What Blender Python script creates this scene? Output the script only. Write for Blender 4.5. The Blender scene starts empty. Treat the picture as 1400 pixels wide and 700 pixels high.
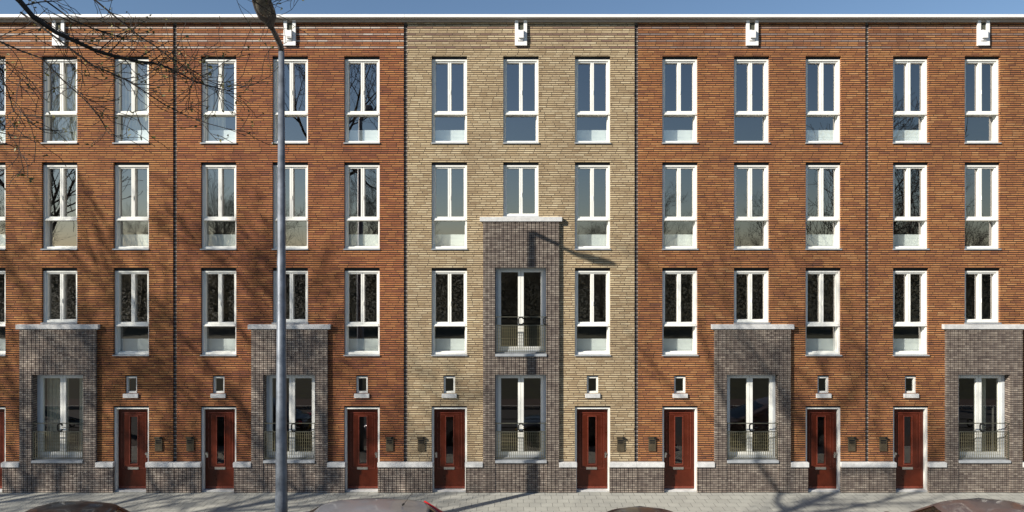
import bpy, math, random
from mathutils import Vector, Matrix

scene = bpy.context.scene
col = scene.collection
R = math.radians

# ------------------------------------------------------------------ helpers
class MB:
    """collects shapes into one mesh"""
    def __init__(self):
        self.v = []; self.f = []
    def quad(self, a, b, c, d):
        n = len(self.v); self.v += [a, b, c, d]; self.f.append((n, n+1, n+2, n+3))
    def box(self, x0, x1, y0, y1, z0, z1):
        n = len(self.v)
        self.v += [(x0,y0,z0),(x1,y0,z0),(x1,y1,z0),(x0,y1,z0),(x0,y0,z1),(x1,y0,z1),(x1,y1,z1),(x0,y1,z1)]
        for q in ((0,3,2,1),(4,5,6,7),(0,1,5,4),(1,2,6,5),(2,3,7,6),(3,0,4,7)):
            self.f.append(tuple(n+i for i in q))
        return self
    def frame(self, x0, x1, z0, z1, w, y0, y1, wt=None, wb=None):
        wt = w if wt is None else wt; wb = w if wb is None else wb
        self.box(x0, x0+w, y0, y1, z0, z1); self.box(x1-w, x1, y0, y1, z0, z1)
        self.box(x0+w, x1-w, y0, y1, z1-wt, z1); self.box(x0+w, x1-w, y0, y1, z0, z0+wb)
        return self
    def prism(self, pts, y0, y1):
        """pts: outline in (x,z), extruded along y"""
        n = len(self.v); k = len(pts)
        self.v += [(p[0], y0, p[1]) for p in pts] + [(p[0], y1, p[1]) for p in pts]
        self.f.append(tuple(n+i for i in range(k)))
        self.f.append(tuple(n+k+i for i in reversed(range(k))))
        for i in range(k):
            j = (i+1) % k
            self.f.append((n+i, n+k+i, n+k+j, n+j))
    def tube(self, pts, rad, sides=8, cap=True):
        pts = [Vector(p) for p in pts]
        if not isinstance(rad, (list, tuple)): rad = [rad]*len(pts)
        n0 = len(self.v); ref = None
        for i, p in enumerate(pts):
            t = (pts[min(i+1, len(pts)-1)] - pts[max(i-1, 0)])
            if t.length < 1e-9: t = Vector((0,0,1))
            t.normalize()
            if ref is None:
                ref = t.cross(Vector((0,0,1)) if abs(t.z) < .9 else Vector((1,0,0)))
            a = ref - t*ref.dot(t)
            if a.length < 1e-6: a = t.cross(Vector((0,1,0)))
            a.normalize(); ref = a; b = t.cross(a)
            for k in range(sides):
                an = 2*math.pi*k/sides
                q = p + (a*math.cos(an) + b*math.sin(an))*rad[i]
                self.v.append(tuple(q))
        for i in range(len(pts)-1):
            for k in range(sides):
                k2 = (k+1) % sides
                self.f.append((n0+i*sides+k, n0+i*sides+k2, n0+(i+1)*sides+k2, n0+(i+1)*sides+k))
        if cap:
            self.f.append(tuple(n0+k for k in reversed(range(sides))))
            self.f.append(tuple(n0+(len(pts)-1)*sides+k for k in range(sides)))
    def wall(self, x0, x1, z0, z1, holes, yf, yb):
        """slab from yf (front) to yb with rectangular holes, closed reveals"""
        xs = sorted({x0, x1} | {min(max(h[i], x0), x1) for h in holes for i in (0,1)})
        zs = sorted({z0, z1} | {min(max(h[i], z0), z1) for h in holes for i in (2,3)})
        def solid(i, j):
            if i < 0 or j < 0 or i >= len(xs)-1 or j >= len(zs)-1: return False
            cx = (xs[i]+xs[i+1])/2; cz = (zs[j]+zs[j+1])/2
            return not any(h[0] < cx < h[1] and h[2] < cz < h[3] for h in holes)
        for i in range(len(xs)-1):
            for j in range(len(zs)-1):
                if not solid(i, j): continue
                a, b, c, d = xs[i], xs[i+1], zs[j], zs[j+1]
                self.quad((a,yf,c),(b,yf,c),(b,yf,d),(a,yf,d))
                self.quad((b,yb,c),(a,yb,c),(a,yb,d),(b,yb,d))
                if not solid(i-1, j): self.quad((a,yb,c),(a,yf,c),(a,yf,d),(a,yb,d))
                if not solid(i+1, j): self.quad((b,yf,c),(b,yb,c),(b,yb,d),(b,yf,d))
                if not solid(i, j-1): self.quad((a,yb,c),(b,yb,c),(b,yf,c),(a,yf,c))
                if not solid(i, j+1): self.quad((a,yf,d),(b,yf,d),(b,yb,d),(a,yb,d))
    def build(self, name, mat, parent=None, smooth=False, bevel=0.0, weld=False):
        me = bpy.data.meshes.new(name); me.from_pydata(self.v, [], self.f); me.update()
        o = bpy.data.objects.new(name, me); col.objects.link(o)
        me.materials.append(mat)
        if smooth:
            for p in me.polygons: p.use_smooth = True
        if bevel > 0:
            m = o.modifiers.new('bevel', 'BEVEL'); m.width = bevel; m.segments = 2; m.limit_method = 'ANGLE'
        if parent: o.parent = parent
        return o

def tag(o, label=None, cat=None, group=None, kind=None):
    if label: o['label'] = label
    if cat: o['category'] = cat
    if group: o['group'] = group
    if kind: o['kind'] = kind
    return o

def empty(name, loc, rz=0):
    o = bpy.data.objects.new(name, None); col.objects.link(o)
    o.location = loc; o.rotation_euler = (0, 0, rz); o.empty_display_size = .3
    return o

def children(o): return [c for c in bpy.data.objects if c.parent == o]

def copy_tree(o, parent=None):
    c = o.copy(); col.objects.link(c); c.parent = parent
    for ch in children(o): copy_tree(ch, c)
    return c

# ------------------------------------------------------------------ materials
class NT:
    def __init__(self, name):
        self.m = bpy.data.materials.new(name); self.m.use_nodes = True
        self.t = self.m.node_tree; self.t.nodes.clear()
        self.out = self.t.nodes.new('ShaderNodeOutputMaterial')
    def n(self, typ, **kw):
        nd = self.t.nodes.new(typ)
        for k, v in kw.items(): setattr(nd, k, v)
        return nd
    def l(self, a, b): self.t.links.new(a, b)
    def put(self, sock, v):
        if isinstance(v, bpy.types.NodeSocket): self.l(v, sock)
        else: sock.default_value = v
    def math(self, op, a, b=0.0, c=None, clamp=False):
        nd = self.n('ShaderNodeMath', operation=op, use_clamp=clamp)
        self.put(nd.inputs[0], a); self.put(nd.inputs[1], b)
        if c is not None: self.put(nd.inputs[2], c)
        return nd.outputs[0]
    def mix(self, fac, a, b, blend='MIX'):
        nd = self.n('ShaderNodeMix', data_type='RGBA', blend_type=blend)
        self.put(nd.inputs[0], fac)
        self.put(nd.inputs[6], a if not isinstance(a, tuple) else (*a[:3], 1))
        self.put(nd.inputs[7], b if not isinstance(b, tuple) else (*b[:3], 1))
        return nd.outputs[2]
    def ramp(self, fac, stops, interp='LINEAR'):
        nd = self.n('ShaderNodeValToRGB'); nd.color_ramp.interpolation = interp
        e = nd.color_ramp.elements
        while len(e) < len(stops): e.new(.5)
        for k, (p, c) in enumerate(stops):
            e[k].position = p; e[k].color = (*c, 1)
        self.l(fac, nd.inputs[0]); return nd.outputs[0]
    def noise(self, vec, scale, detail=3, rough=.55):
        nd = self.n('ShaderNodeTexNoise'); nd.inputs['Scale'].default_value = scale
        nd.inputs['Detail'].default_value = detail; nd.inputs['Roughness'].default_value = rough
        if vec is not None: self.l(vec, nd.inputs['Vector'])
        return nd.outputs[0]
    def comb(self, x, y, z=0.0):
        nd = self.n('ShaderNodeCombineXYZ')
        for i, v in enumerate((x, y, z)): self.put(nd.inputs[i], v)
        return nd.outputs[0]
    def map(self, v, a, b, c=0.0, d=1.0, smooth=False):
        nd = self.n('ShaderNodeMapRange', interpolation_type='SMOOTHSTEP' if smooth else 'LINEAR')
        self.l(v, nd.inputs[0])
        for i, q in enumerate((a, b, c, d)): nd.inputs[i+1].default_value = q
        return nd.outputs[0]
    def bsdf(self, color, rough=.7, metal=0.0, coat=0.0, normal=None, spec=.5, trans=0.0):
        b = self.n('ShaderNodeBsdfPrincipled')
        if isinstance(color, tuple): b.inputs['Base Color'].default_value = (*color[:3], 1)
        else: self.l(color, b.inputs['Base Color'])
        self.put(b.inputs['Roughness'], rough)
        b.inputs['Metallic'].default_value = metal; b.inputs['Coat Weight'].default_value = coat
        b.inputs['Coat Roughness'].default_value = .03
        b.inputs['Specular IOR Level'].default_value = spec
        if normal is not None: self.l(normal, b.inputs['Normal'])
        self.l(b.outputs[0], self.out.inputs[0]); return b
    def bump(self, h, dist=.01, strength=1.0):
        b = self.n('ShaderNodeBump'); b.inputs['Distance'].default_value = dist
        b.inputs['Strength'].default_value = strength
        self.l(h, b.inputs['Height']); return b.outputs[0]

def brick_mat(name, stops, mortar, w=.25, h=.06, mv=.25, mu=.016, stack=False, band=None, bandcol=None,
              patch=.35, seed=0.0, parity=None):
    t = NT(name)
    tc = t.n('ShaderNodeTexCoord'); sp = t.n('ShaderNodeSeparateXYZ'); t.l(tc.outputs['Object'], sp.inputs[0])
    rnd = t.n('ShaderNodeObjectInfo').outputs['Random']
    u = t.math('ADD', sp.outputs[0], sp.outputs[1]); z = sp.outputs[2]
    u = t.math('ADD', u, 40.0 + seed)
    v = t.math('DIVIDE', z, h)
    row = t.math('FLOOR', v); fv = t.math('FRACT', v)
    wn = t.n('ShaderNodeTexWhiteNoise', noise_dimensions='2D'); t.l(t.comb(row, rnd), wn.inputs['Vector'])
    us = t.math('DIVIDE', u, w)
    if not stack:
        us = t.math('ADD', us, t.math('MULTIPLY', wn.outputs[0], 7.3))
        # uneven brick lengths
        us = t.math('ADD', us, t.math('MULTIPLY', t.math('SINE', t.math('MULTIPLY', us, 2.1)), .16))
    cl = t.math('FLOOR', us); fu = t.math('FRACT', us)
    wn2 = t.n('ShaderNodeTexWhiteNoise', noise_dimensions='3D'); t.l(t.comb(cl, row, rnd), wn2.inputs['Vector'])
    val = wn2.outputs[0]
    # groups of darker or paler bricks, drawn brick by brick
    big = t.noise(t.comb(t.math('MULTIPLY', u, .55), t.math('MULTIPLY', z, 1.5), seed), 1.6, 4, .65)
    lng = t.noise(t.comb(t.math('MULTIPLY', u, 1.3), t.math('MULTIPLY', row, .9), seed+3), 2.2, 2, .5)
    val = t.math('ADD', t.math('MULTIPLY', val, .52), t.math('ADD', t.math('MULTIPLY', lng, .42), .04))
    val = t.math('ADD', val, t.math('MULTIPLY', t.math('SUBTRACT', big, .5), patch*2), clamp=True)
    c = t.ramp(val, stops)
    if band:
        inb = t.math('MULTIPLY', t.math('GREATER_THAN', row, band[0]-.5), t.math('LESS_THAN', row, band[1]+.5))
        m3 = t.math('LESS_THAN', t.math('ABSOLUTE', t.math('SUBTRACT', t.math('MODULO', row, 3.0), 1.0)), .5)
        f = t.math('MULTIPLY', inb, m3)
        f = t.math('MULTIPLY', f, t.map(wn2.outputs[0], .0, .6, .35, 1.0))
        c = t.mix(f, c, bandcol)
    if parity:
        par = t.math('LESS_THAN', t.math('MODULO', row, 2.0), .5)
        c = t.mix(par, c, parity)
    fine = t.noise(tc.outputs['Object'], 60, 3, .6)
    c = t.mix(1.0, c, t.ramp(fine, [(.25, (.72,.72,.72)), (.75, (1.22,1.2,1.18))]), 'MULTIPLY')
    # slow weathering of the wall and faint run-off streaks
    wth = t.noise(tc.outputs['Object'], .45, 4, .6)
    c = t.mix(1.0, c, t.ramp(wth, [(.3, (.84,.83,.84)), (.7, (1.12,1.12,1.10))]), 'MULTIPLY')
    stk = t.noise(t.comb(t.math('MULTIPLY', u, 3.5), t.math('MULTIPLY', z, .22), seed+9), 1.0, 4, .6)
    c = t.mix(1.0, c, t.ramp(stk, [(.28, (.86,.85,.84)), (.5, (1,1,1)), (.8, (1.06,1.06,1.05))]), 'MULTIPLY')
    # joints; the dark mortar colour also stands in for shade in the recesses
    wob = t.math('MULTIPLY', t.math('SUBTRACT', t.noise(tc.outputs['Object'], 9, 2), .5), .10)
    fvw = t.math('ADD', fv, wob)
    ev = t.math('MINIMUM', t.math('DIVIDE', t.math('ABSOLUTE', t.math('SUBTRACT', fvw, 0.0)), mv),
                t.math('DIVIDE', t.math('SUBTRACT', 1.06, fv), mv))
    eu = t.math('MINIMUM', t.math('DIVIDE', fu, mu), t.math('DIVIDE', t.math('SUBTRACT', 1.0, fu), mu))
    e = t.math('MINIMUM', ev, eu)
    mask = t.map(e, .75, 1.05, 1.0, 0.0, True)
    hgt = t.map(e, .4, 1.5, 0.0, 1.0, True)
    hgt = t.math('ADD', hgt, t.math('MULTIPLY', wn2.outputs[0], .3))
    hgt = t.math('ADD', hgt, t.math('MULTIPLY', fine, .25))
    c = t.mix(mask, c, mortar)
    t.bsdf(c, .88, normal=t.bump(hgt, .008, .9), spec=.25)
    return t.m

def plain(name, color, rough=.5, metal=0.0, coat=0.0, var=.08, scale=6.0, bump=0.0, spec=.5):
    t = NT(name); tc = t.n('ShaderNodeTexCoord')
    nz = t.noise(tc.outputs['Object'], scale, 5, .6)
    lo = tuple(max(0, c*(1-var*2)) for c in color); hi = tuple(min(1, c*(1+var*1.2)) for c in color)
    c = t.ramp(nz, [(.3, lo), (.7, hi)])
    rr = t.map(nz, .3, .7, max(0, rough-.08), min(1, rough+.08))
    nm = t.bump(t.noise(tc.outputs['Object'], scale*8, 4), .004, bump) if bump else None
    t.bsdf(c, rr, metal, coat, nm, spec); return t.m

RED = [(.03,(.14,.055,.042)), (.22,(.255,.092,.048)), (.48,(.35,.131,.054)), (.72,(.415,.174,.067)), (.95,(.49,.23,.09))]
REDL = [(.03,(.15,.06,.042)), (.22,(.275,.105,.048)), (.48,(.365,.147,.055)), (.72,(.43,.193,.070)), (.95,(.50,.25,.095))]
REDR = [(.03,(.16,.072,.05)), (.22,(.28,.115,.055)), (.48,(.37,.155,.062)), (.72,(.44,.205,.08)), (.95,(.52,.28,.13))]
YEL = [(.03,(.23,.155,.095)), (.22,(.38,.28,.165)), (.5,(.50,.39,.24)), (.74,(.57,.465,.30)), (.95,(.66,.57,.39))]
GRY = [(.05,(.10,.08,.072)), (.25,(.165,.132,.115)), (.48,(.225,.185,.158)), (.7,(.30,.255,.215)), (.92,(.43,.375,.32))]
M = {}
BAND = (202, 212)
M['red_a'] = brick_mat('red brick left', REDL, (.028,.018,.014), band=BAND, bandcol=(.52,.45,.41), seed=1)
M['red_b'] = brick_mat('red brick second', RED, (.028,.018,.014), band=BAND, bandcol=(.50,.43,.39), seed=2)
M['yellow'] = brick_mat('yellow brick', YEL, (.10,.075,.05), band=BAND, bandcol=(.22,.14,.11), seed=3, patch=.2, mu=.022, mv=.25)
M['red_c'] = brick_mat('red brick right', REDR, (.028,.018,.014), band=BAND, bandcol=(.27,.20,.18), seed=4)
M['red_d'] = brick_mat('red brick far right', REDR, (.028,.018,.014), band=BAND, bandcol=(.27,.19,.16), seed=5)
GRYL = [(a, tuple(min(.62, x*1.25) for x in c)) for a, c in GRY]
GRY = [(a, tuple(x*.9 for x in c)) for a, c in GRY]
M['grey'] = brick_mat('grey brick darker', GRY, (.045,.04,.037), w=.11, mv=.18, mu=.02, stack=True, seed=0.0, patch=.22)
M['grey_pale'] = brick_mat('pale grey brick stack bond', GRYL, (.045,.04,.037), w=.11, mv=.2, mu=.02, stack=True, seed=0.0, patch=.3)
M['tooth'] = brick_mat('party joint brick', [(.1,(.24,.21,.19)), (.9,(.42,.38,.34))], (.03,.03,.03), w=.3, mv=.28,
                       stack=True, parity=(.11,.09,.08))
M['white'] = plain('white window paint', (.80,.80,.75), .35, var=.02, scale=2)
M['white_trim'] = plain('white aluminium trim', (.82,.81,.79), .45, var=.03, scale=1.5)
M['board'] = plain('beige soffit board', (.40,.34,.28), .6, var=.05)
M['stone'] = plain('pale cast stone', (.58,.58,.57), .75, var=.10, scale=7, bump=.4)
M['sill'] = plain('grey metal sill', (.34,.36,.38), .45, var=.08)
M['frameg'] = plain('pale grey french frame', (.52,.55,.57), .4, var=.03)
M['slot_shade'] = plain('olive outlet shade', (.06,.062,.045), .9)  # dark olive, its darkness standing in for shade inside a deep opening
M['vent_shade'] = plain('black vent strip', (.015,.015,.015), .6)  # black strip at opening heads, also painting in the shade of the reveal
M['door'] = plain('oxblood door paint', (.075,.013,.005), .35, var=.16, scale=3, spec=.3)
M['moulding'] = plain('door moulding paint', (.16,.035,.02), .3, var=.05)
M['alu'] = plain('brushed metal', (.62,.60,.56), .3, 1.0)
M['bronze'] = plain('bronze mailbox', (.12,.095,.06), .45, .5, var=.1)
M['black'] = plain('black metal', (.012,.012,.012), .7, spec=.2)
M['rail'] = plain('olive galvanised rail', (.10,.10,.075), .5, .4, var=.1)
M['mesh'] = plain('olive wire mesh', (.17,.155,.09), .6, .2, var=.1)
M['panel'] = plain('pale parapet panel', (.84,.87,.86), .7, var=.02)
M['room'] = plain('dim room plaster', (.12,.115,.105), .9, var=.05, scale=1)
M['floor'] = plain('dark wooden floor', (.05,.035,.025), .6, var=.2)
M['curtain'] = plain('cream curtain', (.55,.53,.42), .9, var=.08)
M['roof'] = plain('bitumen roof', (.06,.06,.06), .9, var=.2)
M['pole'] = plain('galvanised lamp post', (.15,.17,.20), .5, .35, var=.18, scale=5)
M['lamp'] = plain('dark lamp housing', (.09,.08,.075), .5, .2, var=.25, scale=8)
M['lens'] = plain('lamp diffuser', (.13,.115,.09), .25, var=.1)
M['tyre'] = plain('tyre rubber', (.02,.02,.02), .85)
M['rim'] = plain('alloy rim', (.45,.45,.46), .3, .9)
M['plate'] = plain('yellow number plate', (.75,.5,.05), .4)
M['headl'] = plain('headlight lens', (.6,.62,.65), .1, .3)
M['taill'] = plain('red tail light', (.45,.02,.02), .15, coat=.6)
M['carplastic'] = plain('car black plastic', (.03,.03,.032), .5)

def glass_mat(name, refl, tint, wav=.35):
    t = NT(name); tc = t.n('ShaderNodeTexCoord')
    oi = t.n('ShaderNodeObjectInfo')
    nz = t.noise(tc.outputs['Object'], .9, 1, .4)
    nm = t.bump(nz, .004, wav)
    g = t.n('ShaderNodeBsdfGlossy'); g.inputs['Roughness'].default_value = 0.0
    g.inputs['Color'].default_value = (1.0, .94, .91, 1); t.l(nm, g.inputs['Normal'])
    tr = t.n('ShaderNodeBsdfTransparent'); tr.inputs['Color'].default_value = (*tint, 1)
    lw = t.n('ShaderNodeLayerWeight'); lw.inputs[0].default_value = .35
    f = t.math('ADD', t.math('MULTIPLY', t.math('POWER', lw.outputs[1], 3.0), .7), refl, clamp=True)
    mx = t.n('ShaderNodeMixShader'); t.l(f, mx.inputs[0]); t.l(tr.outputs[0], mx.inputs[1]); t.l(g.outputs[0], mx.inputs[2])
    t.l(mx.outputs[0], t.out.inputs[0]); return t.m
M['glass'] = glass_mat('window glass', .29, (.91,.95,.94))
M['glass_low'] = glass_mat('ground floor glass', .13, (.80,.83,.82))
M['carglass'] = glass_mat('car glass', .12, (.22,.25,.25), 0.0)

def paint(name, c, flake=.5):
    t = NT(name)
    tc = t.n('ShaderNodeTexCoord'); nz = t.noise(tc.outputs['Object'], 3, 5, .7)
    cc = t.ramp(nz, [(.35, tuple(x*.88 for x in c)), (.7, c)])
    t.bsdf(cc, t.map(nz, .3, .8, .28, .42), flake, .6); return t.m
M['car_black'] = paint('black car paint', (.02,.02,.022), .0)
M['car_silver'] = paint('silver car paint', (.30,.30,.33), .5)
M['car_dark'] = paint('charcoal car paint', (.05,.05,.052), .3)
M['car_brown'] = paint('mauve grey car paint', (.17,.135,.135), .5)

def pave_mat():
    t = NT('concrete paving'); tc = t.n('ShaderNodeTexCoord')
    mp = t.n('ShaderNodeMapping'); mp.inputs['Rotation'].default_value = (0,0,0)
    t.l(tc.outputs['Object'], mp.inputs[0])
    b = t.n('ShaderNodeTexBrick'); t.l(mp.outputs[0], b.inputs[0])
    b.offset = .5; b.inputs['Scale'].default_value = 1; b.inputs['Brick Width'].default_value = .3
    b.inputs['Row Height'].default_value = .3; b.inputs['Mortar Size'].default_value = .006
    b.inputs['Mortar Smooth'].default_value = .3
    b.inputs['Color1'].default_value = (.40,.40,.365,1); b.inputs['Color2'].default_value = (.35,.35,.32,1)
    b.inputs['Mortar'].default_value = (.13,.13,.12,1)
    nz = t.noise(tc.outputs['Object'], 1.7, 6, .65)
    c = t.mix(1.0, b.outputs[0], t.ramp(nz, [(.3,(.9,.895,.88)),(.7,(1.08,1.08,1.06))]), 'MULTIPLY')
    f = t.noise(tc.outputs['Object'], 55, 4)
    c = t.mix(1.0, c, t.ramp(f, [(.3,(.85,.85,.85)),(.7,(1.1,1.1,1.1))]), 'MULTIPLY')
    t.bsdf(c, .85, normal=t.bump(t.math('SUBTRACT', f, b.outputs[1]), .004, .6), spec=.3); return t.m
M['pave'] = pave_mat()
M['kerb'] = plain('concrete kerb', (.38,.37,.35), .85, var=.1, bump=.4)
M['asphalt'] = plain('asphalt road', (.055,.055,.056), .9, var=.2, scale=9, bump=.6)
M['clinker'] = plain('parking bay clinker', (.085,.06,.05), .9, var=.25, scale=14, bump=.5)
M['grass'] = plain('park grass', (.038,.042,.018), .95, var=.35, scale=2.5, bump=.8)
M['bark'] = plain('dark bark', (.045,.034,.026), .9, var=.3, scale=9, bump=.8)
M['leaf'] = plain('young leaf', (.19,.17,.045), .6, var=.25)
def leaf_mat():
    t = NT('evergreen leaf')
    d = t.n('ShaderNodeBsdfDiffuse'); d.inputs[0].default_value = (.15,.14,.11,1)
    tr = t.n('ShaderNodeBsdfTranslucent'); tr.inputs[0].default_value = (.20,.19,.14,1)
    m_ = t.n('ShaderNodeMixShader'); m_.inputs[0].default_value = .5
    t.l(d.outputs[0], m_.inputs[1]); t.l(tr.outputs[0], m_.inputs[2]); t.l(m_.outputs[0], t.out.inputs[0]); return t.m
M['ivy'] = leaf_mat()

# ------------------------------------------------------------------ world, sun
# light travels (1.45, 1, -1.02): the sun stands behind the camera on the left
SUN = Vector((-1.45, -1.0, 1.02)).normalized()
elev = math.asin(SUN.z); azim = math.atan2(SUN.x, SUN.y)
w = bpy.data.worlds.new('World'); scene.world = w; w.use_nodes = True
nt = w.node_tree; bg = nt.nodes['Background']
sky = nt.nodes.new('ShaderNodeTexSky'); sky.sky_type = 'NISHITA'; sky.sun_disc = False
sky.sun_elevation = elev; sky.sun_rotation = azim % (2*math.pi)
sky.air_density = 1.0; sky.dust_density = .25; sky.ozone_density = 3.2; sky.altitude = 0
nt.links.new(sky.outputs[0], bg.inputs[0]); bg.inputs[1].default_value = .07
sl = bpy.data.lights.new('sun', 'SUN'); sl.energy = 5.0; sl.angle = R(.45); sl.color = (1.0, .93, .82)
so = bpy.data.objects.new('sun', sl); col.objects.link(so)
so.rotation_euler = SUN.to_track_quat('Z', 'Y').to_euler(); so.location = (-30, -20, 25)

# ------------------------------------------------------------------ camera
cd = bpy.data.cameras.new('camera'); cam = bpy.data.objects.new('camera', cd); col.objects.link(cam)
cam.location = (0, -20, 6.45); cam.rotation_euler = (R(90), 0, 0)
cd.sensor_width = 36; cd.lens = 36*20/28.0; cd.clip_end = 2000
scene.camera = cam

# ------------------------------------------------------------------ the setting
def sheet(name, x0, x1, y0, y1, z, mat):
    b = MB(); b.quad((x0,y0,z),(x1,y0,z),(x1,y1,z),(x0,y1,z))
    return tag(b.build(name, mat), kind='structure')
sheet('ground', -400, 400, -400, 400, -.14, M['grass'])
b = MB(); b.box(-60, 60, -4.3, 12, -.13, 0); tag(b.build('pavement', M['pave']), kind='structure')
b = MB(); b.box(-60, 60, -4.45, -4.305, -.13, .004); tag(b.build('kerb', M['kerb'], bevel=.01), kind='structure')
sheet('parking_lane', -60, 60, -6.45, -4.45, -.125, M['clinker'])
sheet('road', -60, 60, -11.0, -6.45, -.128, M['asphalt'])
b = MB(); b.box(-60, 60, -11.15, -11.0, -.13, 0); tag(b.build('kerb', M['kerb'], bevel=.01), kind='structure')
b = MB(); b.box(-60, 60, -12.6, -11.153, -.13, -.004); tag(b.build('verge', M['clinker']), kind='structure')

# ------------------------------------------------------------------ houses
U = 6.31; C0 = .245; TOP = 12.85
OW = .485            # half of a window opening
CO = 1.96            # side columns
D = .09              # the grey bay and the plinth stand this far out

def pane(g, a, c, y, z0, z1): g.quad((a,y,z0),(c,y,z0),(c,y,z1),(a,y,z1))

def win_tall(parent, cx, z0, z1, tall=True, panel=False, curtain=False):
    x0, x1 = cx-OW, cx+OW
    f = MB(); yf = .072; zt = z1-.078
    f.frame(x0, x1, z0+.02, zt, .05, yf, .275, wt=.045, wb=.055)
    zr = z0+.80 if tall else z0+.05
    if tall:
        f.box(x0+.05, x1-.05, yf-.01, .27, zr, zr+.055)
        f.box(x0+.03, x1-.03, yf-.028, yf-.01, zr-.008, zr+.014)
        f.frame(x0+.05, x1-.05, z0+.075, zr, .02, yf+.10, .26, wb=.018)
        zr += .055
    for a, c in ((x0+.052, cx-.003), (cx+.003, x1-.052)):
        f.frame(a, c, zr+.002, zt-.047, .044, yf+.03, .20, wt=.04)
    f.box(cx+.02, cx+.032, yf+.005, yf+.03, zr+.5, zr+.62)
    w_ = f.build('window', M['white'], parent, bevel=.004)
    v = MB(); v.box(x0+.004, x1-.004, .068, .13, zt+.001, z1-.001)
    v.build('vent_shade_strip', M['vent_shade'], w_)  # vent strip, made tall and black to deepen the shade under the lintel
    g = MB(); pane(g, x0+.05, x1-.05, .185, zr+.03, zt-.06)
    if tall: pane(g, x0+.05, x1-.05, .235, z0+.07, z0+.8)
    g.build('pane', M['glass'], w_)
    s = MB(); s.prism([(x0-.012, z0-.012), (x1+.012, z0-.012), (x1+.012, z0+.018), (x0-.012, z0+.018)], -.035, .071)
    s.build('sill', M['sill'], w_)
    if panel:
        p = MB(); p.box(x0-.03, x1+.03, .34, .36, z0+.02, z0+.42)
        for k in range(1, 4): p.box(x0-.03, x1+.03, .334, .339, z0+.02+k*.1-.003, z0+.02+k*.1+.003)
        p.build('parapet_panel', M['panel'], w_)
    if curtain:
        curtain_at(w_, x0+.02, x0+.02+curtain, z0+.1, z1-.05, .43)
    return w_

def curtain_at(parent, x0, x1, z0, z1, y):
    c = MB(); n = max(6, int((x1-x0)/.03)); pr = None
    for i in range(n+1):
        x = x0+(x1-x0)*i/n; yy = y + .02*math.sin(i*1.9)
        if pr: c.quad((pr[0],pr[1],z0),(x,yy,z0),(x,yy,z1),(pr[0],pr[1],z1))
        pr = (x, yy)
    return c.build('curtain', M['curtain'], parent)

def french(parent, z0, z1, half=.70, ring_at=(0,), ajar=False, curt=None):
    x0, x1 = -half, half; yf = .14
    f = MB(); f.frame(x0, x1, z0+.05, z1, .075, yf, .26, wt=.085, wb=.07)
    fr = f.build('french_window', M['frameg'], parent, bevel=.004)
    s = MB()
    for a, c in ((x0+.077, -.004), (.004, x1-.077)):
        s.frame(a, c, z0+.122, z1-.087, .075, yf+.02, .24, wt=.05, wb=.09)
    s.build('casement', M['white'], fr, bevel=.004)
    g = MB(); pane(g, x0+.08, x1-.08, .20, z0+.15, z1-.1); g.build('pane', M['glass_low'], fr)
    s = MB(); s.box(x0-.0, x1+.0, -D-.035, yf-.002, z0-.02, z0+.045)
    s.box(x0+.01, x1-.01, yf-.06, yf-.003, z0+.048, z0+.085)
    s.build('sill', M['sill'], fr, bevel=.004)
    if curt:
        for a, c in curt: curtain_at(fr, a, c, z0+.08, z1-.05, .42)
    # balustrade: two thin top rails, a wire mesh screen in a frame, a ring between the rails
    r = MB(); yr = -D+.03; zb, zm, zt = z0+.09, z0+.83, z0+1.05
    r.box(x0+.004, x1-.004, yr-.010, yr+.010, zt-.010, zt+.010)
    r.frame(x0+.02, x1-.02, zb, zm, .016, yr-.012, yr+.012, wt=.022)
    for sx in (-1, 1):
        xx = sx*(half-.028)
        r.tube([(xx, yr+.0, zm-.01), (xx-sx*.0, yr+.03, zm+.03), (xx, yr+.03, zt-.03), (xx, yr, zt)], .009, 6)
        r.box(xx-.01, xx+.01, yr+.012, .10, zt-.012, zt+.004)
    ro = r.build('balustrade', M['rail'], parent)
    m = MB()
    n = int((2*half-.07)/.05)
    for i in range(1, n):
        x = x0+.036+(2*half-.072)*i/n
        t_ = .0058
        m.box(x-t_, x+t_, yr-.004, yr+.000, zb+.016, zm-.022)
    k = int((zm-zb)/.09)
    for i in range(1, k):
        z = zb+(zm-zb)*i/k; m.box(x0+.036, x1-.036, yr+.001, yr+.005, z-.003, z+.003)
    m.build('mesh_screen', M['mesh'], ro)
    for rx in ring_at:
        q = MB(); pts = []
        hw, hh, rr = .062, .10, .055
        for i in range(25):
            a = 2*math.pi*i/24
            cx_ = (hw-rr)*(1 if math.cos(a) >= 0 else -1); cz_ = (hh-rr)*(1 if math.sin(a) >= 0 else -1)
            pts.append((rx+cx_+rr*math.cos(a), yr-.012, (zm+zt)/2+cz_+rr*math.sin(a)))
        q.tube(pts, .021, 6, cap=False)
        q.box(rx+.06, rx+.16, yr-.016, yr-.006, (zm+zt)/2-.008, (zm+zt)/2+.008)
        q.build('rail_ring', M['black'], ro)
    return fr

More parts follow.
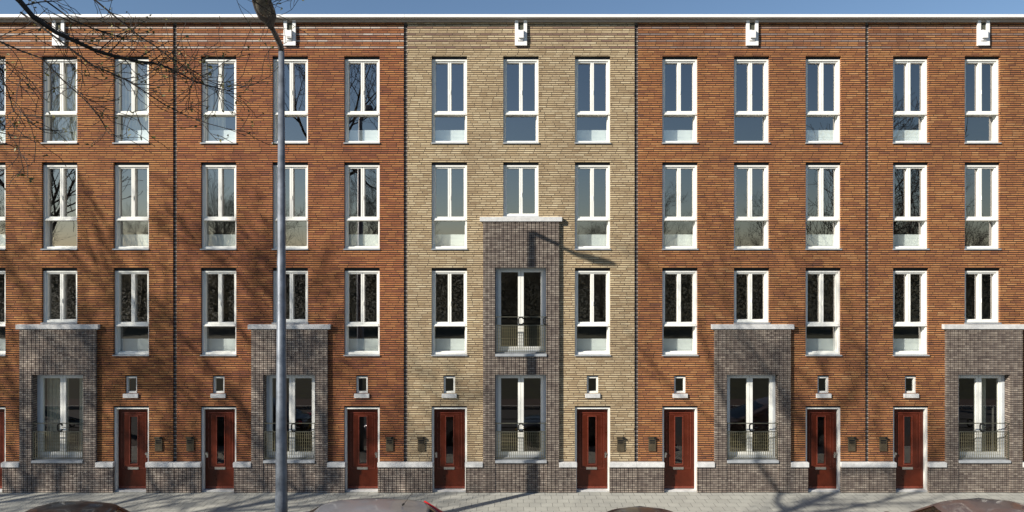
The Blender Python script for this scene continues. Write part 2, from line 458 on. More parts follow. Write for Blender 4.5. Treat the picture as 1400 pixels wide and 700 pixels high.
def door(parent, cx, hs):
    """hs: +1 handle on the right, -1 on the left"""
    x0, x1 = cx-OW, cx+OW; z1 = 2.34
    f = MB(); f.box(x0, x0+.055, .05, .19, 0, z1-.04); f.box(x1-.055, x1, .05, .19, 0, z1-.04)
    f.box(x0+.055, x1-.055, .05, .19, z1-.085, z1-.04)
    fr = f.build('door_frame', M['white'], parent, bevel=.004)
    v = MB(); v.box(x0+.004, x1-.004, .045, .12, z1-.039, z1-.001); v.build('drip_shade_strip', M['vent_shade'], fr)  # same black strip over the door, painting the shaded head of the opening
    st = MB(); st.box(x0-.0, x1+.0, .0, .2, .003, .035); st.build('doorstep', M['stone'], fr)
    a, c = x0+.058, x1-.058; yl = .155
    m = MB()
    m.wall(a, c, .045, z1-.09, [(cx-.10, cx+.10, .73, 2.02)], yl, yl+.05)
    d = m.build('door', M['door'], parent)
    mo = MB()
    mo.frame(a+.09, c-.09, .60, z1-.20, .014, yl-.010, yl-.001)
    mo.frame(cx-.125, cx+.125, .70, 2.05, .022, yl-.016, yl-.001)
    mo.frame(a+.17, c-.17, .655, z1-.26, .008, yl-.005, yl-.001)
    mo.box(a+.01, c-.01, yl-.014, yl-.001, .05, .11)
    mo.build('door_moulding', M['moulding'], d, bevel=.003)
    g = MB(); pane(g, cx-.10, cx+.10, yl+.02, .73, 2.02); g.build('door_glass', M['glass_low'], d)
    h = MB(); hx = cx+hs*(OW-.115)
    h.tube([(hx, yl-.001, 1.02), (hx, yl-.055, 1.02)], .010, 8); h.tube([(hx, yl-.055, 1.02), (hx, yl-.075, 1.02)], .034, 12)
    h.box(hx-.022, hx+.022, yl-.012, yl-.001, .90, 1.05)
    h.build('handle', M['alu'], d, smooth=False)
    l = MB(); l.frame(cx-.16, cx+.13, .575, .64, .012, yl-.022, yl-.003)
    l.box(cx-.148, cx+.118, yl-.012, yl-.004, .587, .628); l.build('letter_slot', M['alu'], d)
    return d

def small_win(parent, cx):
    x0, x1, z0, z1 = cx-.16, cx+.16, 2.69, 3.18
    f = MB(); f.frame(x0, x1, z0, z1-.03, .05, .055, .14)
    w_ = f.build('small_window', M['white'], parent, bevel=.003)
    g = MB(); pane(g, x0+.05, x1-.05, .10, z0+.05, z1-.08); g.build('pane', M['glass_low'], w_)
    v = MB(); v.box(x0+.003, x1-.003, .05, .12, z1-.029, z1-.001); v.build('vent_shade_strip', M['vent_shade'], w_)
    s = MB(); s.box(x0-.045, x1+.045, -.045, .052, z0-.115, z0-.003); s.build('stone_sill', M['stone'], w_, bevel=.006)
    return w_

def mailbox(parent, cx, lx):
    b_ = MB(); b_.box(cx-.10, cx+.10, -.035, -.001, 1.12, 1.47)
    b_.box(cx-.115, cx+.115, -.05, -.001, 1.473, 1.50)
    mb = b_.build('mailbox', M['bronze'], parent, bevel=.004)
    s = MB(); s.box(cx-.075, cx+.075, -.041, -.037, 1.39, 1.43)
    for k in range(4): s.box(cx-.07+k*.038, cx-.045+k*.038, -.041, -.037, 1.33, 1.37)
    s.build('mailbox_slot', M['black'], mb)
    l = MB(); l.tube([(lx, -.001, 1.485), (lx, -.03, 1.485)], .018, 10); l.tube([(lx, -.03, 1.485), (lx, -.075, 1.478)], .032, 10)
    l.build('doorbell', M['black'], mb)
    return mb

def ribs(m, x0, x1, z0, z1, holes, yf, yb, groove=.019, gd=.022, step=.11, org=0.0):
    """stack bond: upright files of headers with open joints between them"""
    k0 = math.floor((x0-org)/step)-1; k1 = math.ceil((x1-org)/step)+1
    gaps = [(org+k*step-groove/2, org+k*step+groove/2) for k in range(k0, k1) if x0+.02 < org+k*step < x1-.02]
    m.wall(x0+.002, x1-.002, z0, z1, holes, yf+gd, yb)
    prev = x0
    for a, c in gaps + [(x1, x1)]:
        cutholes = [h for h in holes if h[0] < a and h[1] > prev]
        zs = [(z0, z1)]
        # split the file where an opening cuts it
        xa, xb = prev, a
        pieces = [(xa, xb, z0, z1)]
        for h in cutholes:
            new = []
            for (p, q, r_, s_) in pieces:
                if h[0] >= q or h[1] <= p or h[2] >= s_ or h[3] <= r_: new.append((p,q,r_,s_)); continue
                if h[0] > p: new.append((p, h[0], r_, s_))
                if h[1] < q: new.append((h[1], q, r_, s_))
                ia, ib = max(p, h[0]), min(q, h[1])
                if h[3] < s_: new.append((ia, ib, h[3], s_))
                if h[2] > r_: new.append((ia, ib, r_, h[2]))
            pieces = new
        for (p, q, r_, s_) in pieces:
            if q-p > .004: m.box(p, q, yf, yf+gd-.0005, r_, s_)
        prev = c

def house(idx, mat, label, tall_bay=False, gm='grey', panels=None, curt=None, bcurt=None, rings=(.06,)):
    X = C0 + (idx-3)*U; hw = U/2
    root = empty('row_house', (X, 0, 0)); tag(root, label, 'house', 'brick houses of the terrace')
    rows = [(9.53, 11.92), (6.63, 9.02), (3.73, 6.12)]
    bt = 7.39 if tall_bay else 4.46          # top of the grey brickwork
    holes = []
    for cx in (-CO, CO):
        for z0, z1 in rows: holes.append((cx-OW, cx+OW, z0, z1))
        holes.append((cx-OW, cx+OW, 0, 2.34)); holes.append((cx-.16, cx+.16, 2.69, 3.18))
    mid = [(9.53, 11.92, True)]
    if tall_bay: mid.append((7.52, 9.02, False))
    else: mid += [(6.63, 9.02, True), (4.61, 6.12, False)]
    for z0, z1, tl in mid: holes.append((-OW, OW, z0, z1))
    FH = .70
    fholes = [(-FH, FH, .84, 3.22)] + ([(-FH, FH, 3.74, 6.14)] if tall_bay else [])
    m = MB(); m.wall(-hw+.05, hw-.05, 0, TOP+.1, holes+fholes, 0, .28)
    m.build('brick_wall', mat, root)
    j = MB(); j.box(hw-.05, hw+.05, .035, .3, 0, TOP); 
    if idx == 1: j.box(-hw-.05, -hw+.05, .035, .3, 0, TOP)
    j.build('party_joint', M['tooth'], root)
    # grey bay
    m = MB()
    bh = [(a, c, (z0 if z0 > 1 else -1), z1) for a, c, z0, z1 in fholes]
    ribs(m, -1.035, 1.035, 0, bt, bh, -D, -.001, org=-1.035)
    bay = m.build('grey_bay', M[gm], root)
    for a, c_, z0, z1 in fholes:      # the grey brick turns into the opening
        lin = MB(); lin.box(a-.0, a+.006, -D+.024, .135, z0+.05, z1); lin.box(c_-.006, c_, -D+.024, .135, z0+.05, z1)
        lin.box(a+.006, c_-.006, -D+.024, .135, z1-.006, z1); lin.build('reveal', M[gm], bay)
    m2 = MB(); ribs(m2, -FH, FH, 0, .82, [], -D+.02, -.001, org=-1.035)
    m2.build('apron_brickwork', M[gm], bay)
    if tall_bay: pass
    c = MB(); c.box(-1.12, 1.12, -D-.035, -.001, bt, bt+.125)
    c.build('bay_coping', M['stone'], bay, bevel=.008)
    # reveals of the bay openings down through the wall
    for fi, (a, c_, z0, z1) in enumerate(fholes):
        french(root, z0, z1, FH, rings if fi == 0 else (0.0, FH-.02), curt=bcurt)
    # plinth, four pieces between bay, doors and party joints
    dl, dr = -CO-OW, -CO+OW
    pcs = [(-hw+.004, dl+.03), (dr-.03, -1.037), (1.037, CO-OW+.03), (CO+OW-.03, hw-.004)]
    for a, c_ in pcs:
        m = MB(); ribs(m, a, c_, 0, .70, [], -D, -.001, org=-1.035)
        p = m.build('plinth', M[gm], root)
        a2 = a-.002 if a < -hw+.1 else a-.01; c2 = c_+.002 if c_ > hw-.1 else c_+.01
        if abs(c_+1.037) < .01: c2 = c_+.0; a2 = a-.02
        if abs(a-1.037) < .01: a2 = a; c2 = c_+.02
        q = MB(); q.box(a2, c2, -D-.03, .048 if False else -.002, .701, .83); q.build('plinth_cap', M['stone'], p, bevel=.008)
    # windows
    pn = panels or {}
    for ci, cx in enumerate((-CO, CO)):
        for ri, (z0, z1) in enumerate(rows):
            win_tall(root, cx, z0, z1, True, panel=True, curtain=(curt or {}).get((ci, ri)))
        door(root, cx, -1 if cx < 0 else 1)
        small_win(root, cx)
    for k, (z0, z1, tl) in enumerate(mid):
        win_tall(root, 0, z0, z1, tl, panel=False, curtain=(curt or {}).get((2, k)))
    mailbox(root, -hw+.43, -hw+.50); mailbox(root, hw-.43, hw-.36)
    # cornice
    c = MB(); c.box(-hw+.0015, hw-.0015, -.19, .35, 12.92, 13.0)
    co = c.build('cornice', M['white_trim'], root, bevel=.004)
    c = MB(); c.box(-hw, hw, -.06, -.002, 12.83, 12.918); c.build('soffit_board', M['board'], co)
    # rain outlet
    s = MB()
    yb, yo = -.062, -.003
    s.box(-.165, -.075, yb, yo, 12.19, 12.88); s.box(.075, .165, yb, yo, 12.19, 12.88)
    s.box(-.075, .075, -.02, yo, 12.19, 12.88)
    s.box(-.075, .075, yb, -.021, 12.19, 12.30)
    sc = s.build('rain_outlet', M['white_trim'], root, bevel=.004)
    s = MB(); s.box(-.073, .073, -.024, -.0205, 12.61, 12.87); s.build('outlet_mouth_shade', M['slot_shade'], sc)  # thin plate, coloured dark to paint the shaded depth of the mouth
    s = MB()
    # tapering spout box with sloping underside
    y1, y0 = -.135, -.022
    s.prism([(-.073, 12.38), (.073, 12.38), (.073, 12.60), (.0, 12.585), (-.073, 12.60)], y1, y0)
    s.prism([(-.06, 12.32), (.06, 12.32), (.073, 12.379), (-.073, 12.379)], y1+.05, y0)
    s.build('spout', M['white_trim'], sc, bevel=.004)
    # shell: party walls, floors, ceilings, back and roof
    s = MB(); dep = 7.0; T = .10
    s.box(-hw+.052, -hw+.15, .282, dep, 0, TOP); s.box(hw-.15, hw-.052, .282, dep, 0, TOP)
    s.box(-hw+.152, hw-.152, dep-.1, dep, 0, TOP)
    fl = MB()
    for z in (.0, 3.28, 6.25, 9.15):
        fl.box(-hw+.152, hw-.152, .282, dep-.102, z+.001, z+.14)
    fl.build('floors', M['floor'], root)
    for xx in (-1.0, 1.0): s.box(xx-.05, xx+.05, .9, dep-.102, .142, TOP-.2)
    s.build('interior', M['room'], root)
    r_ = MB(); r_.box(-hw+.002, hw-.002, .352, dep+.1, TOP, TOP+.12); r_.build('roof', M['roof'], root)
    return root

house(1, M['red_a'], 'orange red brick row house behind the bare branches, at the left end',
      curt={(0,0): .3, (2,0): .9, (1,0): .95}, bcurt=[(-.6, .0), (.3,.6)], gm='grey_pale')
house(2, M['red_b'], 'red brick row house behind the tall lamp post, left of the yellow house',
      curt={(0,0): .5}, rings=(.12,), gm='grey_pale')
house(3, M['yellow'], 'yellow brick row house with a tall two storey dark grey bay', tall_bay=True, rings=(0.0,))
house(4, M['red_c'], 'red brick row house directly right of the yellow brick house', rings=(-.02,))
house(5, M['red_d'], 'orange red brick row house at the right end of the terrace',
      bcurt=[(.15, .35)], rings=(-.05,))

# ------------------------------------------------------------------ street lamp
L = empty('street_lamp', (-5.06, -3.95, 0))
tag(L, 'tall grey tapered street lamp post with a dark cobra head, before the second house', 'street lamp')
p = MB(); p.tube([(0,0,0), (0,0,1.2), (0,0,1.25), (0,0,11.0)], [.135, .132, .125, .062], 20); p.build('pole', M['pole'], L, smooth=True)
p = MB(); p.tube([(0,.0,10.94), (0,-.05,11.05), (0,-.45,11.19), (0,-.84,11.34)], [.064, .062, .052, .046], 12); p.build('arm', M['lamp'], L, smooth=True)
# lamp head: flattened loft
h = MB(); st = [(-.66,.05,.05),(-.76,.09,.07),(-.90,.19,.10),(-1.08,.21,.10),(-1.26,.20,.10),(-1.40,.15,.08),(-1.48,.06,.05)]
n0 = 0; K = 16
for y, wd, th in st:
    zc = 11.34 + (-y-.84)*.62
    for k in range(K):
        a = 2*math.pi*k/K
        h.v.append((wd*math.cos(a), y, zc + th*math.sin(a)*(1.0 if math.sin(a) > 0 else .55)))
for i in range(len(st)-1):
    for k in range(K):
        h.f.append((i*K+k, i*K+(k+1)%K, (i+1)*K+(k+1)%K, (i+1)*K+k))
h.f.append(tuple(range(K))); h.f.append(tuple((len(st)-1)*K+k for k in reversed(range(K))))
lh = h.build('lamp_head', M['lamp'], L, smooth=True)
h = MB(); K = 18; n=0
for s_, dz in ((1.0, 0.0), (.75, -.035), (.4, -.05)):
    for k in range(K):
        a = 2*math.pi*k/K; y = -1.17 + .20*s_*math.sin(a)
        h.v.append((.145*s_*math.cos(a), y, 11.34+(-y-.84)*.62-.055+dz))
for i in range(2):
    for k in range(K): h.f.append((i*K+k, i*K+(k+1)%K, (i+1)*K+(k+1)%K, (i+1)*K+k))
h.f.append(tuple(2*K+k for k in range(K))); h.build('lamp_lens', M['lens'], lh, smooth=True)
p = MB(); p.tube([(0,-.125,.5),(0,-.14,.5)], .05, 4); p.box(-.05,.05,-.142,-.12,.45,.85); p.build('service_hatch', M['sill'], L)

# ------------------------------------------------------------------ cars
def rrect(hx0, hx1, hy, r, n):
    """rounded rectangle loop, x from hx0 to hx1, half width hy; returns list of (x,y,tag)"""
    pts = []
    segs = [((hx0, -hy+r), (hx0, hy-r), 'front'), None]
    def arc(cx, cy, a0, a1, k, tg): 
        for i in range(k): 
            a = a0+(a1-a0)*i/k; pts.append((cx+r*math.cos(a), cy+r*math.sin(a), tg))
    def line(a, b_, k, tg):
        for i in range(k): t = i/k; pts.append((a[0]+(b_[0]-a[0])*t, a[1]+(b_[1]-a[1])*t, tg))
    k = 5
    line((hx0, hy-r), (hx0, -hy+r), 8, 'front'); arc(hx0+r, -hy+r, math.pi, 1.5*math.pi, k, 'ca')
    line((hx0+r, -hy), (hx1-r, -hy), 14, 'right'); arc(hx1-r, -hy+r, 1.5*math.pi, 2*math.pi, k, 'cr')
    line((hx1, -hy+r), (hx1, hy-r), 8, 'rear'); arc(hx1-r, hy-r, 0, .5*math.pi, k, 'cr')
    line((hx1-r, hy), (hx0+r, hy), 14, 'left'); arc(hx0+r, hy-r, .5*math.pi, math.pi, k, 'ca')
    return pts

def car(loc, length, width, belt, roofz, cab0, cab1, r0, r1, mat, label, antenna=False, tall_tail=False, rz=0):
    """front at -x. cab0/cab1: base of windscreen and tailgate glass, r0/r1: roof front and rear"""
    root = empty('parked_car', loc, rz); tag(root, label, 'car', 'cars parked along the kerb')
    hl, hw = length/2, width/2
    st = []; NS = 26
    for i in range(NS+1):
        x = -hl + length*i/NS; u_ = abs(x)/hl
        taper = 1 - .20*max(0, (u_-.72)/.28)**2.2
        nose = max(0, (-x/hl-.55)/.45); tail = max(0, (x/hl-.75)/.25)
        ztop = belt - .24*nose**2 - (belt-.9)*0*tail - .05*tail
        if x < cab0: ztop = min(ztop, belt - .05 - .05*(cab0-x))
        zb = .22 + .12*max(0, u_-.8)/.2
        if u_ > .995: ztop -= .06; zb += .05
        st.append((x, hw*taper, zb, ztop))
    b_ = MB(); prof = [(.82,0.0),(.97,.12),(1.0,.4),(.99,.72),(.955,.93),(.86,1.0),(.45,1.035),(0,1.045)]
    prof2 = prof + [(-a, z) for a, z in reversed(prof[:-1])]; K = len(prof2)
    wheels = (-hl+.86, hl-.82)
    for (x, hy, zb, zt) in st:
        for (a, z) in prof2:
            zz = zb+(zt-zb)*z
            b_.v.append((x, a*hy, zz))
    for i in range(NS):
        for k in range(K-1): b_.f.append((i*K+k, i*K+k+1, (i+1)*K+k+1, (i+1)*K+k))
        b_.f.append((i*K+K-1, i*K, (i+1)*K, (i+1)*K+K-1))
    b_.f.append(tuple(range(K))); b_.f.append(tuple(NS*K+k for k in reversed(range(K))))
    body = b_.build('body', mat, root, smooth=True)
    # cabin
    levels = [0, .12, .3, .5, .7, .84, .93, 1.0]
    loops = []
    zb = belt-.02; zt = roofz-.15
    for t_ in levels:
        e = t_ - .06*math.sin(math.pi*t_)
        x0 = cab0+(r0-cab0)*(t_**.92); x1 = cab1+(r1-cab1)*(t_**1.15)
        hy = (hw-.07) + (-(.20))*(t_**1.25)
        lp = rrect(x0, x1, hy, .13+.05*t_, 0)
        loops.append([(x + (0.10*(1-(y/hy)**2)*-1 if tg_ == 'front' else (0.07*(1-(y/hy)**2) if tg_ == 'rear' else 0)), y,
                       zb+(zt-zb)*t_, tg_) for x, y, tg_ in lp])
    N = len(loops[0])
    # roof crown
    cx = (r0+r1)/2; lx = (r1-r0)/2
    roofs = []
    for s_ in (.97, .92, .84, .7, .5, .28, .08):
        lp = []
        for (x, y, z, tg_) in loops[-1]:
            xx = cx+(x-cx)*s_; yy = y*s_
            nx = (xx-cx)/lx; 
            z_ = zt + (roofz-zt)*min(1, (1-s_**3.2))**.85 * (1-.35*nx*nx-.3*nx**4 - .10*max(0,nx))
            lp.append((xx, yy, z_, tg_))
        roofs.append(lp)
    allp = loops+roofs
    groups = {'body': [], 'windscreen': [], 'rear': [], 'side': []}
    right = [k for k in range(N) if loops[0][k][3] == 'right']; left = [k for k in range(N) if loops[0][k][3] == 'left']
    def cls(i, k):
        if i >= len(levels)-2 or i < 1: return 'body'
        tg_ = loops[0][k][3]; 
        if tg_ == 'front': return 'windscreen'
        if tg_ == 'rear': return 'rear' if i < 6 else 'body'
        if tg_ in ('right', 'left'):
            q = (right if tg_ == 'right' else left); j = q.index(k)
            if tg_ == 'left': j = len(q)-1-j
            return 'body' if j in (0, 7, 13) else ('side')
        return 'body'
    for i in range(len(allp)-1):
        for k in range(N):
            groups[cls(i, k)].append((i*N+k, i*N+(k+1)%N, (i+1)*N+(k+1)%N, (i+1)*N+k))
    vs = [(x,y,z) for lp in allp for (x,y,z,_) in lp]
    groups['body'].append(tuple((len(allp)-1)*N+k for k in range(N)))
    def part(name, faces, mt, par):
        q = MB(); mp = {}
        for f in faces:
            ff = []
            for v in f:
                if v not in mp: mp[v] = len(q.v); q.v.append(vs[v])
                ff.append(mp[v])
            q.f.append(tuple(ff))
        return q.build(name, mt, par, smooth=True)
    part('roof', groups['body'], mat, root)
    part('windscreen', groups['windscreen'], M['carglass'], root)
    part('rear_window', groups['rear'], M['carglass'], root)
    part('side_windows', groups['side'], M['carglass'], root)
    # dark cabin inside: dashboard, seats
    q = MB(); q.box(cab0+.15, cab1-.1, -hw+.14, hw-.14, .3, belt-.05)
    part_i = q.build('cabin_trim', M['carplastic'], root)
    for sx in (r0+.35, r0+1.15):
        for sy in (-.36, .36):
            q = MB(); q.box(sx, sx+.14, sy-.22, sy+.22, belt-.04, belt+.18); q.box(sx+.02, sx+.12, sy-.12, sy+.12, belt+.19, belt+.34)
            q.build('seat', M['carplastic'], root, bevel=.03)
    for wx in wheels:
        for sy in (-1, 1):
            q = MB(); q.tube([(wx, sy*(hw-.20), .32), (wx, sy*(hw+.005), .32)], .315, 28); wv = q.build('wheel', M['tyre'], root)
            q = MB(); q.tube([(wx, sy*(hw+.004), .32), (wx, sy*(hw+.014), .32)], .205, 20); q.build('rim', M['rim'], wv)
            q = MB(); q.tube([(wx, sy*(hw-.12), .33), (wx, sy*(hw+.001), .33)], .375, 28); q.build('wheel_arch', M['carplastic'], root)
    for sy in (-1, 1):
        q = MB(); q.tube([(-hl+.09, sy*(hw-.42), .66), (-hl+.16, sy*(hw-.22), .69), (-hl+.36, sy*(hw-.10), .72)], [.05,.075,.045], 10)
        q.build('headlight', M['headl'], root, smooth=True)
        q = MB()
        if tall_tail: q.tube([(cab1+.02, sy*(hw-.15), .85), (cab1-.03, sy*(hw-.17), 1.02), (cab1-.33, sy*(hw-.22), roofz-.38), (r1-.06, sy*(hw-.27), roofz-.17)], [.07,.08,.065,.04], 10)
        else: q.tube([(hl-.10, sy*(hw-.42), .82), (hl-.12, sy*(hw-.2), .84), (hl-.3, sy*(hw-.07), .86)], [.06,.08,.04], 10)
        q.build('tail_light', M['taill'], root, smooth=True)
        q = MB(); q.box(cab0+.42, cab0+.55, sy*(hw+.0)-.0 if sy > 0 else -(hw+.16), (hw+.16) if sy > 0 else -(hw), belt+.02, belt+.16)
        q.build('wing_mirror', mat, root, bevel=.03)
        q = MB(); q.tube([(r0+.2, sy*(hw-.34), roofz-.12), (cx, sy*(hw-.34), roofz-.068), (r1-.2, sy*(hw-.34), roofz-.125)], .011, 6)
        q.build('roof_strip', M['carplastic'], root)
    q = MB(); q.box(hl-.005, hl+.012, -.26, .26, .52, .63); q.box(-hl-.012, -hl+.005, -.26, .26, .38, .49); q.build('number_plate', M['plate'], root)
    if antenna:
        q = MB(); q.tube([(r1-.42, 0, roofz-.03), (r1-.38, 0, roofz+.0)], .02, 8); q.tube([(r1-.38, 0, roofz), (r1-.20, 0, roofz+.24)], .005, 5)
        q.build('antenna', M['black'], root)
    return root

CY = -5.35       # car line
car((-9.3, CY, -.125), 4.3, 1.72, .93, 1.57, -1.6, 1.75, -.42, 1.12, M['car_black'],
    'black hatchback parked at the kerb, leftmost of the four roofs')
car((-3.1, CY, -.125), 4.15, 1.74, .96, 1.615, -1.75, 1.85, -.72, 1.32, M['car_silver'],
    'silver grey estate with a short roof antenna and upright red tail lights', antenna=True, tall_tail=True)
car((2.35, CY, -.125), 4.4, 1.74, .90, 1.445, -1.2, 1.75, -.35, .95, M['car_dark'],
    'charcoal saloon in front of the yellow house, lowest roof of the row')
car((9.2, CY, -.125), 4.4, 1.80, .94, 1.60, -1.65, 2.0, -.35, 1.35, M['car_brown'],
    'mauve grey car with a glossy arched roof, rightmost of the four')

# ------------------------------------------------------------------ trees
def rnd_dir(rg):
    while True:
        v = Vector((rg.uniform(-1,1), rg.uniform(-1,1), rg.uniform(-1,1)))
        if .1 < v.length < 1: return v.normalized()

MINR = [.0045]
def grow(m, leaves, rg, p, d, ln, r, lvl, maxlvl, kids, up=.12, wander=.22, sides=(9,7,5,4,3,3), leafy=0.0):
    nseg = (6,6,5,4,4,3)[lvl]; pts = [p.copy()]; rad = [r]; q = p.copy(); dd = d.normalized()
    for i in range(nseg):
        dd = (dd + rnd_dir(rg)*wander + Vector((0,0,up))).normalized()
        q = q + dd*ln/nseg; pts.append(q.copy()); rad.append(max(MINR[0], r*(1-.72*(i+1)/nseg)))
    m.tube(pts, rad, sides[lvl], cap=False)
    if lvl < maxlvl:
        n = kids[lvl]
        for k in range(n):
            t_ = .22 + .78*(k+rg.random())/n if lvl else .45+.55*(k+rg.random())/n
            t_ = min(t_, .99); f = t_*nseg; i = int(f); s_ = f-i
            pp = pts[i].lerp(pts[i+1], s_); rr = rad[i]*(1-s_)+rad[i+1]*s_
            base = (pts[i+1]-pts[i]).normalized(); side = base.cross(rnd_dir(rg)).normalized()
            ang = rg.uniform(.5, .95)
            nd = base*math.cos(ang)+side*math.sin(ang)
            grow(m, leaves, rg, pp, nd, ln*rg.uniform(.45,.7), rr*.68, lvl+1, maxlvl, kids, up, wander, sides, leafy)
    elif leafy and rg.random() < leafy:
        bud(leaves, rg, pts[-1])
        if rg.random() < .5: bud(leaves, rg, pts[1])

def bud(lv, rg, p):
    for _ in range(rg.choice((1,2,3))):
        a = rnd_dir(rg); b_ = a.cross(rnd_dir(rg)).normalized(); s_ = rg.uniform(.016,.034)
        c = p + rnd_dir(rg)*.02
        lv.quad(tuple(c), tuple(c+a*s_+b_*s_*.5), tuple(c+a*s_*2), tuple(c+a*s_-b_*s_*.5))

def tree(loc, seed, height, bole, spread, maxlvl=4, kids=(9,7,6,5), label='', group='', r=.2, extra=None, leafy=.3, name='bare_tree'):
    rg = random.Random(seed); root = empty(name, loc); tag(root, label, 'tree', group)
    t_ = MB(); pts = [Vector((0,0,0)), Vector((.03,.02,bole*.4)), Vector((-.04,.05,bole*.75)), Vector((0,0,bole))]
    t_.tube(pts, [r*1.25, r, r*.9, r*.8], 14); 
    t_.build('trunk', M['bark'], root, smooth=True)
    cr = MB(); lv = MB()
    # leader and limbs
    n = kids[0]; top = height-bole
    lead = [Vector((0,0,bole-.1))]; q = lead[0].copy()
    for i in range(6): q = q + Vector((rg.uniform(-.18,.18), rg.uniform(-.18,.18), top*.78/6)); lead.append(q.copy())
    lr = [r*.8*(1-.85*i/6) for i in range(7)]
    cr.tube(lead, lr, 9)
    for k in range(n):
        f = (k+.4)/n*5.6; i = int(f); pp = lead[i].lerp(lead[i+1], f-i)
        az = k*2.4+rg.uniform(-.4,.4); el = rg.uniform(.25,.75)+.5*f/6
        d = Vector((math.cos(az)*math.cos(el), math.sin(az)*math.cos(el), math.sin(el)))
        grow(cr, lv, rg, pp, d, spread*(1-.35*f/6)*rg.uniform(.8,1.1), lr[i]*.62, 1, maxlvl, kids, leafy=leafy)
    if extra: extra(cr, lv, rg, Vector(loc))
    cr.build('crown', M['bark'], root, smooth=True)
    if lv.f: lv.build('young_leaves', M['leaf'], root)
    return root

def hanging(cr, lv, rg, org):
    """long low limbs of the nearest tree, reaching out over the road"""
    limbs = LIMBS
    for pts, r0, r1, dens in limbs:
        P = [Vector(p)-org for p in pts]
        # smooth the path a little with midpoints
        Q = [P[0]]
        for a, b_ in zip(P, P[1:]):
            L_ = (b_-a).length; mid = (a+b_)/2 + rnd_dir(rg)*L_*.05
            Q += [mid, b_]
        n = len(Q); rad = [r0+(r1-r0)*i/(n-1) for i in range(n)]
        cr.tube(Q, rad, 7)
        tot = sum((b_-a).length for a, b_ in zip(Q, Q[1:]))
        cnt = int(tot*dens*.75)
        for k in range(cnt):
            f = rg.random()*(n-1.01); i = int(f); pp = Q[i].lerp(Q[i+1], f-i); rr = rad[i]
            base = (Q[i+1]-Q[i]).normalized(); side = base.cross(rnd_dir(rg)).normalized(); an = rg.uniform(.4,1.1)
            nd = base*math.cos(an)+side*math.sin(an)
            grow(cr, lv, rg, pp, nd, rg.uniform(.3,.9), min(rr*.5, .010), 3, 4, (0,0,0,3,0), up=.05, wander=.38, leafy=.6)

LIMBS = [
 # main limb, crosses the corner and runs out to the right
 ([(-7.3,-11.0,10.6),(-6.4,-10.8,9.85),(-6.15,-10.6,9.52),(-5.75,-10.3,9.28),(-5.50,-10.0,9.20),(-5.2,-9.8,9.16),(-4.95,-9.7,9.14),(-4.55,-9.5,8.95),(-4.05,-9.4,8.83)], .040, .006, 9),
 # falls from the knot of the main limb
 ([(-6.25,-10.7,9.55),(-5.5,-10.4,8.95),(-5.15,-10.2,8.80),(-4.75,-10.0,8.52),(-4.2,-9.9,8.28),(-3.7,-9.8,8.12)], .013, .004, 8),
 # left drooping branch
 ([(-7.3,-11.0,10.2),(-6.75,-11.1,9.5),(-6.2,-11.2,8.97),(-6.15,-11.2,8.63),(-6.0,-11.2,8.2),(-5.85,-11.2,8.0)], .013, .004, 8),
 ([(-7.0,-11.4,9.7),(-6.6,-11.5,8.9),(-6.45,-11.5,8.2),(-6.0,-11.5,7.9),(-5.7,-11.4,7.85)], .016, .004, 7),
 # upper branches at the top edge
 ([(-6.2,-10.0,10.3),(-5.5,-9.7,9.75),(-5.1,-9.5,9.45),(-4.75,-9.4,9.20),(-4.5,-9.3,9.05)], .014, .004, 9),
 ([(-6.6,-10.3,10.1),(-5.9,-10.2,9.62),(-5.3,-10.0,9.42),(-4.8,-9.9,9.40)], .012, .004, 9),
 ([(-5.4,-9.0,11.6),(-4.6,-8.4,10.85),(-4.2,-8.1,10.6),(-3.9,-8.0,10.42),(-3.65,-7.9,10.32)], .012, .004, 6),
 ([(-7.4,-10.6,9.9),(-6.8,-10.4,9.3),(-6.3,-10.2,9.1),(-5.8,-10.0,8.55),(-5.6,-9.9,8.2)], .016, .004, 7),
]
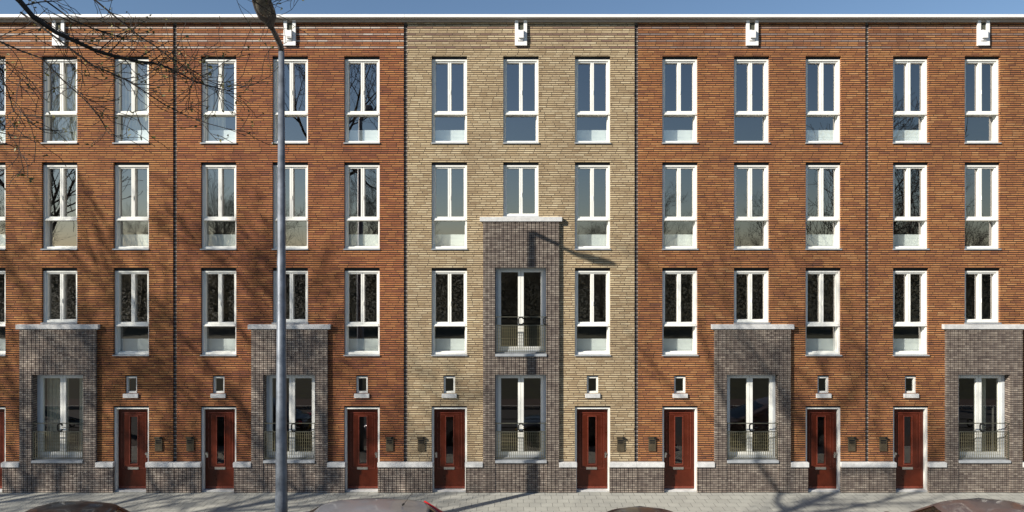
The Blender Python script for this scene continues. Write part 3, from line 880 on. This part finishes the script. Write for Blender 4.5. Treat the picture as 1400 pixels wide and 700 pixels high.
T1 = tree((-7.6,-11.6,-.01), 5, 15.0, 9.7, 4.6, kids=(9,5,5,4), label='bare budding tree whose twigs hang into the upper left corner',
          group='street trees across the road', r=.17, extra=hanging, leafy=.15)
MINR[0] = .012
T2 = tree((-21.5,-11.6,-.01), 8, 17.5, 5.5, 5.8, kids=(10,6,5,4), r=.25, label='bare street tree standing outside the left of the picture, its shadow falling on the terrace',
          group='street trees across the road', leafy=.25)
T3 = copy_tree(T2); T3.location = (-29.0,-11.3,-.01); T3.rotation_euler.z = 2.1
T4 = copy_tree(T2); T4.location = (16.0,-12.6,-.01); T4.rotation_euler.z = 4.0; T4.scale = (.8,.8,.72)
T4['label'] = 'bare street tree standing outside the right of the picture'
# park trees seen only in the window panes
rg = random.Random(3); MINR[0] = .008
PK = tree((-16,-52,-.14), 21, 13.0, 2.2, 4.8, kids=(11,7,6,4), label='bare park tree mirrored in the window panes', group='bare trees of the park', leafy=0, r=.22)
for k in range(20):
    c = copy_tree(PK)
    c.location = (-62+k*6.5+rg.uniform(-3,3), -51-rg.uniform(0,18), -.14); c.rotation_euler.z = rg.uniform(0,6.28)
    s_ = rg.uniform(.75,1.15); 
    if -12 < c.location.x < 14: s_ *= .8
    c.scale = (s_,s_,s_)
# far hedge that closes the park: leaf clumps
hb = MB(); rg = random.Random(9)
for k in range(130000):
    x = rg.uniform(-52,52); zmax = 6.2+.7*math.sin(x*.23)+.5*math.sin(x*.71)
    z = rg.uniform(0, 1)**.8*zmax; y = -47+rg.uniform(-1.5,1.5)
    a = rnd_dir(rg)*.09; b_ = rnd_dir(rg)*.09; c = Vector((x,y,z))
    hb.quad(tuple(c-a), tuple(c-b_), tuple(c+a), tuple(c+b_))
tag(hb.build('shrubbery', M['ivy']), 'dark evergreen shrubbery mirrored in the lower window panes', 'shrubs', kind='stuff')

# ------------------------------------------------------------------ render look
scene.view_settings.view_transform = 'Standard'; scene.view_settings.look = 'None'
scene.view_settings.gamma = 1.0; scene.view_settings.use_curve_mapping = False
scene.view_settings.exposure = .62
scene.render.engine = 'CYCLES'
scene.cycles.max_bounces = 8; scene.cycles.transparent_max_bounces = 12
